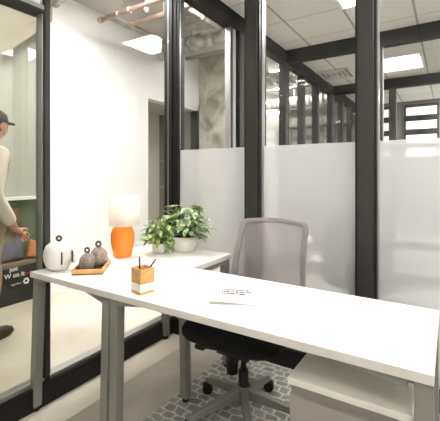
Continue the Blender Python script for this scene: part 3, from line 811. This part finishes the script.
# ------------------------------------------------------------------ person in the corridor
def skin(name, verts, edges, radii, m, parent, root=0, subd=2):
    me = bpy.data.meshes.new(name); me.from_pydata(verts, edges, []); me.update()
    o = bpy.data.objects.new(name, me); C.objects.link(o); me.materials.append(m)
    md = o.modifiers.new('skin', 'SKIN'); md.use_smooth_shade = True
    sv = me.skin_vertices[0].data
    for i, r in enumerate(radii): sv[i].radius = r if isinstance(r, tuple) else (r, r); sv[i].use_root = (i == root)
    s = o.modifiers.new('sub', 'SUBSURF'); s.levels = s.render_levels = subd
    if parent: o.parent = parent
    return o
per = thing('person', 'person in a pale shirt, dark cap and khaki trousers walking along the corridor', 'person', (-2.80, 1.255, 0))
# local: forward +Y, lateral X. Body is one continuous skinned figure
V_ = [(0,0,.93),(0,.0,1.05),(0,.01,1.20),(0,.02,1.36),(0,.03,1.46),(0,.045,1.53),   # 0-5 spine, neck
      (-.10,0,.90),(-.10,.11,.50),(-.10,.06,.10),(-.10,.17,.04),                   # 6-9 far leg forward
      (.10,0,.90),(.10,-.03,.50),(.10,-.30,.16),(.10,-.24,.05),                    # 10-13 near leg back
      (-.18,.02,1.40),(-.22,-.10,1.13),(-.21,.06,.93),(-.21,.10,.88),              # 14-17 far arm
      (.18,.02,1.40),(.23,-.04,1.12),(.20,.10,.90),(.19,.13,.86)]                # 18-21 near arm
E_ = [(0,1),(1,2),(2,3),(3,4),(4,5),(0,6),(6,7),(7,8),(8,9),(0,10),(10,11),(11,12),(12,13),(3,14),(14,15),(15,16),(16,17),(3,18),(18,19),(19,20),(20,21)]
R_ = [(.15,.11),(.135,.10),(.15,.11),(.14,.10),(.07,.06),(.052,.052),.088,.058,.042,.035,.088,.058,.042,.035,.055,.042,.03,.026,.055,.042,.03,.026]
body = skin('body', V_, E_, R_, M['skin'], per)
# clothes: slightly larger skins over the same joints
def sub(idx, grow, name, m):
    mp = {k: i for i, k in enumerate(idx)}
    ed = [(mp[a], mp[b]) for a, b in E_ if a in mp and b in mp]
    rr = [(r if isinstance(r, tuple) else (r, r)) for r in (R_[k] for k in idx)]
    return skin(name, [V_[k] for k in idx], ed, [(a+grow, b+grow) for a, b in rr], m, per)
sub([0,1,2,3,14,15,18,19,20], .018, 'shirt', M['shirt'])
sub([0,6,7,8,10,11,12], .020, 'trousers', M['khaki'])
for x, y, z, rx in ((-.10,.14,.045,0),(.10,-.27,.075,-25)):
    MB().lathe([(.01,-.045),(.04,-.04),(.05,-.01),(.045,.02),(.03,.04),(.005,.05)], n=20, sx=.9, sy=2.6).build('shoe', M['shoe'], per, loc=(x,y,z), rot=(R(rx),0,0))
# head with face
hd = MB()
K = 20; vs = []
for j in range(K+1):
    ph = -math.pi/2+math.pi*j/K
    for i in range(28):
        th = 2*math.pi*i/28; cz = math.sin(ph); cr = math.cos(ph)
        w = .075*(1-.22*max(0, -cz)); dp = .095*(1-.12*max(0, -cz))
        x = cr*math.cos(th)*w; y = cr*math.sin(th)*dp; z = cz*.118
        if y > .05 and abs(x) < .014 and -.035 < z < .012: y += .020*(1-abs(z+.012)/.03) if abs(z+.012) < .03 else 0
        vs.append((x, y, z))
hd.add(vs, [(j*28+i, j*28+(i+1) % 28, (j+1)*28+(i+1) % 28, (j+1)*28+i) for j in range(K) for i in range(28)], True)
head = hd.build('head', M['skin'], per, loc=(0,.065,1.605), rot=(R(-6),0,0))
for s in (-1, 1):
    MB().lathe([(.002,-.009),(.008,-.005),(.010,0),(.008,.005),(.002,.009)], n=12).build('eye', M['hair'], head, loc=(s*.030,.082,.008))
    MB().lathe([(.004,-.028),(.012,-.015),(.015,.005),(.012,.024),(.004,.03)], n=12, sx=.5).build('ear', M['skin'], head, loc=(s*.074,-.005,.0))
MB().box(-.022,.022,.080,.090,-.050,-.043).build('mouth', M['sign_red'], head, bevel=.003)
MB().lathe([(.060,-.07),(.079,-.03),(.0815,.01),(.081,.04)], n=28, sx=.98, sy=1.12).build('hair', M['hair'], head, loc=(0,-.018,.0))
cap = MB().lathe([(.083,.03),(.083,.06),(.074,.09),(.05,.112),(.02,.124),(.002,.126)], n=28, sx=.98, sy=1.2).build('cap', M['hair'], head, loc=(0,-.004,.004))
MB().prism([(.06*math.cos(a), .07+.085*math.sin(a)) for a in [math.pi*k/12 for k in range(13)]], .034, .042).build('brim', M['hair'], cap)
# hands: palm, four fingers and a thumb each, slightly curled
for s, wr in ((-1, (-.21,.10,.88)), (1, (.19,.13,.86))):
    wv = Vector(wr); dr = Vector((0,.45,-.9)).normalized() if s < 0 else Vector((-.1,.75,-.65)).normalized()
    side = Vector((0,1,0)) if s < 0 else Vector((0,.65,.75)); side = (side-dr*side.dot(dr)).normalized(); nn = Vector((-s*1.0,0,0))
    vs, es, rs = [tuple(wv-dr*.03), tuple(wv+dr*.03), tuple(wv+dr*.07)], [(0,1),(1,2)], [.024,(.034,.016),(.036,.014)]
    for k, L in enumerate((.066,.076,.070,.055)):
        o = (k-1.5)*.019; b0 = wv+dr*.075-side*o; i = len(vs)
        pts = [b0, b0+dr*L*.45+nn*.006, b0+dr*L*.75+nn*.020, b0+dr*L*.92+nn*.036]
        vs += [tuple(p) for p in pts]; es += [(2,i),(i,i+1),(i+1,i+2),(i+2,i+3)]; rs += [.010,.009,.0085,.0075]
    i = len(vs); t0 = wv+dr*.03+side*.026
    vs += [tuple(t0), tuple(t0+dr*.03+side*.022+nn*.008), tuple(t0+dr*.055+side*.026+nn*.018)]; es += [(1,i),(i,i+1),(i+1,i+2)]; rs += [.012,.0105,.009]
    skin('hand', vs, es, rs, M['skin'], per, 1, 2)

# ------------------------------------------------------------------ world, camera, view
w = bpy.data.worlds.new('World'); S.world = w; w.use_nodes = True
w.node_tree.nodes['Background'].inputs[0].default_value = (.9,.92,1,1); w.node_tree.nodes['Background'].inputs[1].default_value = .4
cam = bpy.data.cameras.new('camera'); co = bpy.data.objects.new('camera', cam); C.objects.link(co); S.camera = co
f_ = 360.5; W_, H_ = 440, 421
cam.sensor_fit = 'HORIZONTAL'; cam.sensor_width = 36; cam.lens = 36*f_/W_
cam.shift_y = -(H_/2-175)/W_; cam.clip_start = .02
co.location = (0, 0, 1.25); co.rotation_euler = (R(90), 0, math.atan(230/f_))
S.view_settings.view_transform = 'Standard'; S.view_settings.look = 'None'
S.view_settings.gamma = 1; S.view_settings.use_curve_mapping = False
S.view_settings.exposure = 1.15
